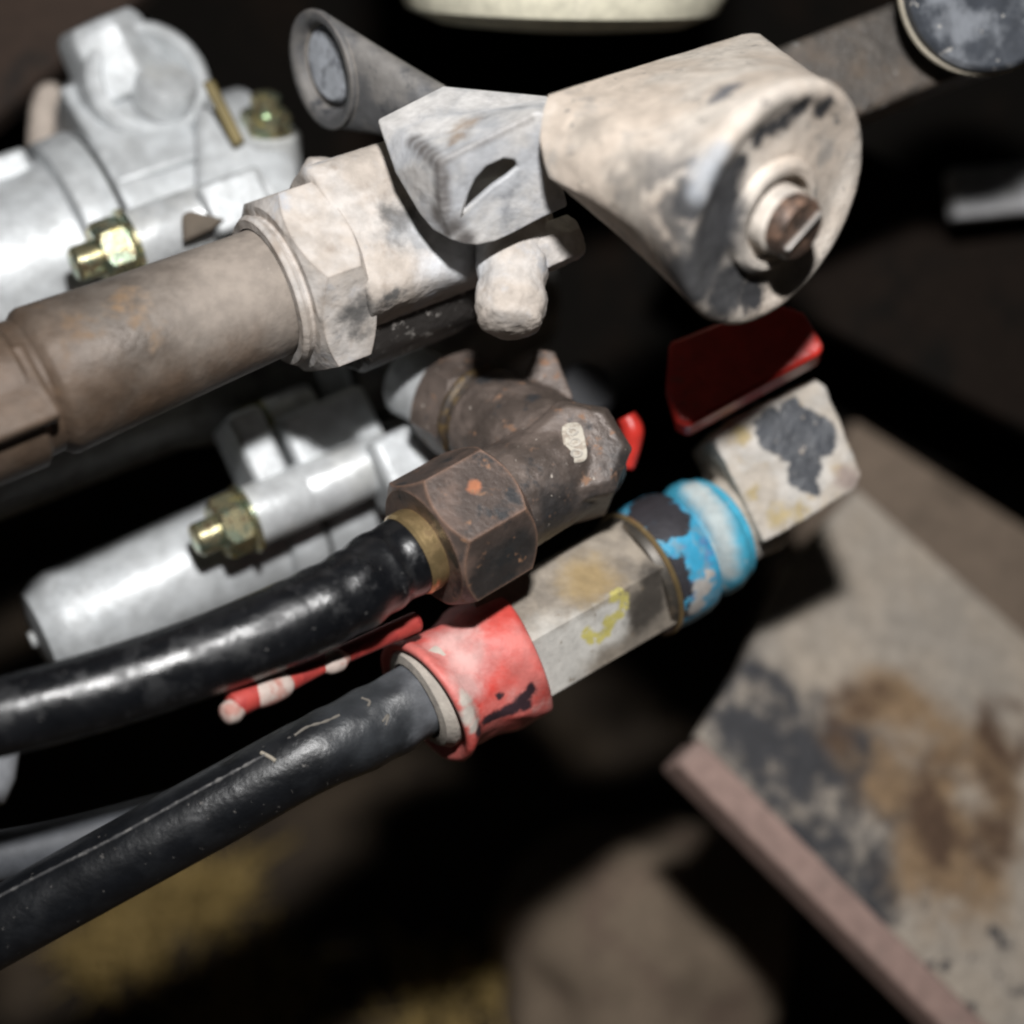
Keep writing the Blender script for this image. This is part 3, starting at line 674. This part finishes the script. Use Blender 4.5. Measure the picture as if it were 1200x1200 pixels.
org = list(C(13, 1080, 110))
h2 = thing('lower_hose', 'matt black rubber hose with moulded seam entering the red sleeve', 'hose', org)
rub2 = material('matt_black_rubber', (0.006, 0.0068, 0.0085), 0.36, 0, [(('noise', 50, .45, .65), (0.009, 0.010, 0.012), .46), (('noise', 9, .66, .72, 3), (0.15, 0.14, 0.13), .7),
    (('spot', [(f.p(tx(474), 10, 40), 30, .4), (f.p(tx(476), -24, 36), 26, .4), (f.p(tx(470), 36, 20), 30, .4)], 20, 24), (0.13, 0.137, 0.15), .7), (('spot', [(f.p(tx(430), 20, 40), 60, .5)], 24, 24), (0.03, 0.033, 0.037), .4)], [(6, .25), (30, 2)], org=Vector(org), spec=.6)
hp = [(f.p(tx(512), 0, 0), 43), (f.p(tx(478), 0, 0), 45), (f.p(tx(430), 0, 0), 46), (C(362, 886, 82), 43), (C(250, 948, 98), 43.5), (C(130, 1014, 108), 43), (C(0, 1086, 114), 42.5), (C(-140, 1164, 118), 42.5)]
def crimp(d, th):
    k = 1.0 if d < 150 else max(0, 1 - (d - 150) / 60)
    return 1 + k * .06 * mnoise.noise(Vector((d / 26, math.cos(th) * 1.8, math.sin(th) * 1.8))) + .006 * mnoise.noise(Vector((d / 60, math.cos(th) * 2, math.sin(th) * 2)))
h2m = MB().tube(hp, 48, 16, fn=crimp); h2m.build('hose_tube', rub2, h2, smooth=180)
sp = []
for x, y in [(312, 884), (262, 911), (200, 945), (130, 984), (60, 1019), (0, 1050), (-60, 1082)]:
    sp.append((h2m.hit(x, y), 2.0))
MB().tube(sp, 10, 10, fn=lambda d, th: 1 + .8 * mnoise.noise(Vector((d / 9, 1, 2)))).build('moulding_seam', material('seam_flash', (0.05, 0.05, 0.052), .6, 0, [(('noise', 10, .5, .62), (0.15, 0.145, 0.14))]), h2, smooth=180)
ss = []
for x, y in [(306, 882), (316, 887), (323, 892)]: ss.append((h2m.hit(x, y), 2.2))
for q in [[(345, 862), (360, 852), (380, 846), (398, 838)], [(424, 818), (433, 822), (431, 828)], [(448, 846), (455, 838), (452, 850)]]:
    MB().tube([(h2m.hit(x, y), 1.6) for x, y in q], 8, 5, fn=lambda d, th: 1 + .7 * mnoise.noise(Vector((d / 6, 1, 2)))).build('torn_flash', material('flash_tan', (0.16, 0.145, 0.125), .7), h2)
MB().tube(ss, 8, 4).build('torn_flash', material('flash_pale', (0.36, 0.32, 0.26), .7), h2)

# ================================================================= RED HANDLE, RED LEVER, SMALL PIECES BEHIND
hn = Vector((-.10, .25, .96)).normalized(); h0 = C(880, 440, -50)
redp = material('red_handle_paint', (0.55, 0.035, 0.025), 0.35, 0, [(('noise', 30, .6, .7), (0.4, 0.05, 0.04), .5)], [(12, 1)])
poly = [(784, 400), (905, 352), (944, 366), (966, 404), (962, 414), (806, 500), (792, 494), (780, 450)]
pts = [on_plane(x, y, h0, hn) for x, y in poly]
org = list(pts[5])
ha = thing('valve_lever', 'red painted valve lever half shaded under the bushing cover', 'lever', org)
MB().prism(pts, -hn * 46).build('grip', redp, ha, bevel=7)
MB().lathe(Fr(C(850, 440, -160), Vector((.3, -.5, -.6))), [(0, 26), (90, 26)], 24).build('spindle', bar_mat, ha)
MB().tube([(C(734, 488, -120), 12), (C(741, 503, -120), 14), (C(740, 522, -125), 12), (C(734, 548, -130), 10)], 20, 6).build('rear_tab', redp, ha, smooth=180)
org = list(C(265, 825, 215))
lv = thing('red_lever', 'small red and white lever glimpsed between the two black hoses', 'lever', org)
rl = Fr(C(264, 830, 215), C(480, 732, 60) - C(264, 830, 215))
redd = material('dull_red_lever', (0.42, 0.05, 0.04), .6, 0, [(('noise', 24, .5, .65), (0.3, 0.03, 0.03))])
MB().tube([(rl.p(t_, 0, 0), r) for t_, r in ((6, 9), (14, 15), (70, 14), (120, 11), (160, 11), (230, 12), (262, 12))], 20, 6).build('lever_arm', redd, lv, smooth=180)
cw = material('white_lever_tape', (0.55, 0.45, 0.40), .8, 0, [(('noise', 22, .45, .62), (0.45, 0.22, 0.18))])
MB().tube([(rl.p(t_, -2, 3), r) for t_, r in ((30, 8), (38, 14), (56, 16), (74, 14), (86, 6))], 18, 5).build('white_band', cw, lv, smooth=180)
MB().tube([(rl.p(t_, -6, 2), r) for t_, r in ((-8, 5), (-4, 11), (6, 13), (14, 10))], 18, 5).build('white_tip', cw, lv, smooth=180)
MB().tube([(rl.p(t_, -3, 4), r) for t_, r in ((124, 7), (132, 12), (146, 13), (158, 7))], 18, 5).build('white_band', cw, lv, smooth=180)

gp = material('dull_grey_hose', (0.075, 0.08, 0.09), .6)
org = list(C(0, 1004, 40))
o = MB().tube([(C(-100, 1016, 60), 30), (C(20, 1000, 40), 30), (C(140, 972, 10), 30), (C(260, 935, -60), 30), (C(420, 870, -160), 30)], 32, 8).build('rear_hose', gp, None, org, smooth=180)
tag(o, 'dull grey hose behind the lower black hose at the left edge', 'hose')
o = MB().lathe(Fr(C(-14, 890, -80), Vector((-.1, -.95, .2))), [(-60, 34), (20, 36), (50, 28), (64, 6)], 32).build('rounded_stub', material('stub_grey', (0.3, 0.31, 0.33), .4), None, list(C(-14, 890, -80)))
tag(o, 'rounded pale metal stub under the upper hose at the left edge', 'stub')
o = MB().lathe(Fr(C(690, 455, -260), Vector((.2, .3, .9))), [(-60, 40), (-6, 40), (4, 32), (6, 6)], 32).build('grey_pipe_stub', material('pipe_grey', (0.025, 0.026, 0.03), .6), None, list(C(690, 455, -260)))
tag(o, 'dark grey pipe stub blurred behind the rusty elbow', 'pipe')
org = list(C(60, 190, -420))
lk = MB().tube([(C(40, 290, -400), 24), (C(48, 200, -410), 22), (C(52, 130, -420), 20), (C(62, 112, -425), 19), (C(86, 130, -430), 18), (C(120, 160, -440), 18)], 24, 8).build('beige_link', material('beige_dusty_link', (0.50, 0.43, 0.37), .8, 0, [(('noise', 40, .5, .65), (0.36, 0.3, 0.26))], [(12, 2)]), None, org, smooth=180)
tag(lk, 'bent dusty beige link behind the top left of the housing', 'link')
o = rail('rusty_brown_beam', 'dark rusty brown beam in the top left corner', 'beam', C(-60, 110, -620), C(140, -60, -620), 150, 60, material('rust_brown', (0.045, 0.027, 0.018), .85, 0, [(('noise', 60, .5, .65), (0.02, 0.014, 0.011))], [(20, 3)]))

# ================================================================= DRY GRASS AND STONES ON THE GROUND
straw = material('dry_grass', (0.36, 0.25, 0.085), .8)
def tuft(px, py, n, hgt, spread, label, seed):
    rnd = random.Random(seed); c = on_ground(px, py); vs = []; fs = []
    for i in range(n):
        a = rnd.uniform(0, 6.283); r = spread * math.sqrt(rnd.random()); bx, by = r * math.cos(a), r * math.sin(a)
        lean = rnd.uniform(.2, 1.1); h = hgt * rnd.uniform(.5, 1); da = rnd.uniform(0, 6.283); w = rnd.uniform(.0012, .0024)
        px_, py_ = -math.sin(da) * w, math.cos(da) * w
        b = len(vs)
        for q in range(4):
            s_ = q / 3; k = (1 - s_ * .85)
            x = bx + math.cos(da) * lean * h * s_ * s_; y = by + math.sin(da) * lean * h * s_ * s_; z = h * (s_ - .35 * lean * s_ * s_) - .004
            vs += [(x - px_ * k, y - py_ * k, z), (x + px_ * k, y + py_ * k, z)]
        for q in range(3): fs.append((b + q*2, b + q*2 + 1, b + q*2 + 3, b + q*2 + 2))
    me = bpy.data.meshes.new('grass_tuft'); me.from_pydata(vs, [], fs); o = bpy.data.objects.new('grass_tuft', me); col.objects.link(o)
    me.materials.append(straw); o.location = (c.x, c.y, gz(c.x, c.y)); tag(o, label, 'grass', 'dry grass tufts on the ground')
tuft(150, 1090, 200, .03, .024, 'yellow dry grass tuft blurred in the bottom left corner', 1)
tuft(250, 1045, 120, .03, .018, 'yellow dry grass tuft blurred beneath the lower black hose', 2)
tuft(300, 1190, 160, .03, .03, 'dry grass tuft cut by the bottom edge left of centre', 3)
tuft(540, 1200, 160, .03, .03, 'dry grass tuft cut by the bottom edge beside the brown stone', 4)
def stone(px, py, r, label, seed):
    c = on_ground(px, py); bm = bmesh.new(); bmesh.ops.create_icosphere(bm, subdivisions=4, radius=1)
    for v in bm.verts:
        n = 1 + .25 * mnoise.noise(v.co * 1.3 + Vector((seed, 0, 0))) + .07 * mnoise.noise(v.co * 4 + Vector((seed, 0, 0)))
        v.co = Vector((v.co.x * r[0], v.co.y * r[1], v.co.z * r[2])) * n
    me = bpy.data.meshes.new('stone'); bm.to_mesh(me); bm.free(); o = bpy.data.objects.new('stone', me); col.objects.link(o)
    for p in me.polygons: p.use_smooth = True
    me.materials.append(material('brown_stone', (0.23, 0.175, 0.125), .9, 0, [(('noise', 120, .5, .65), (0.19, 0.135, 0.10))], [(30, 4)])); o.location = (c.x, c.y, gz(c.x, c.y) + r[2] * .5)
    tag(o, label, 'stone')
stone(740, 1165, (.055, .05, .05), 'blurred brown stone on the ground left of the grey plate', 1)

for o in bpy.data.objects:
    if '_org' in o: del o['_org']
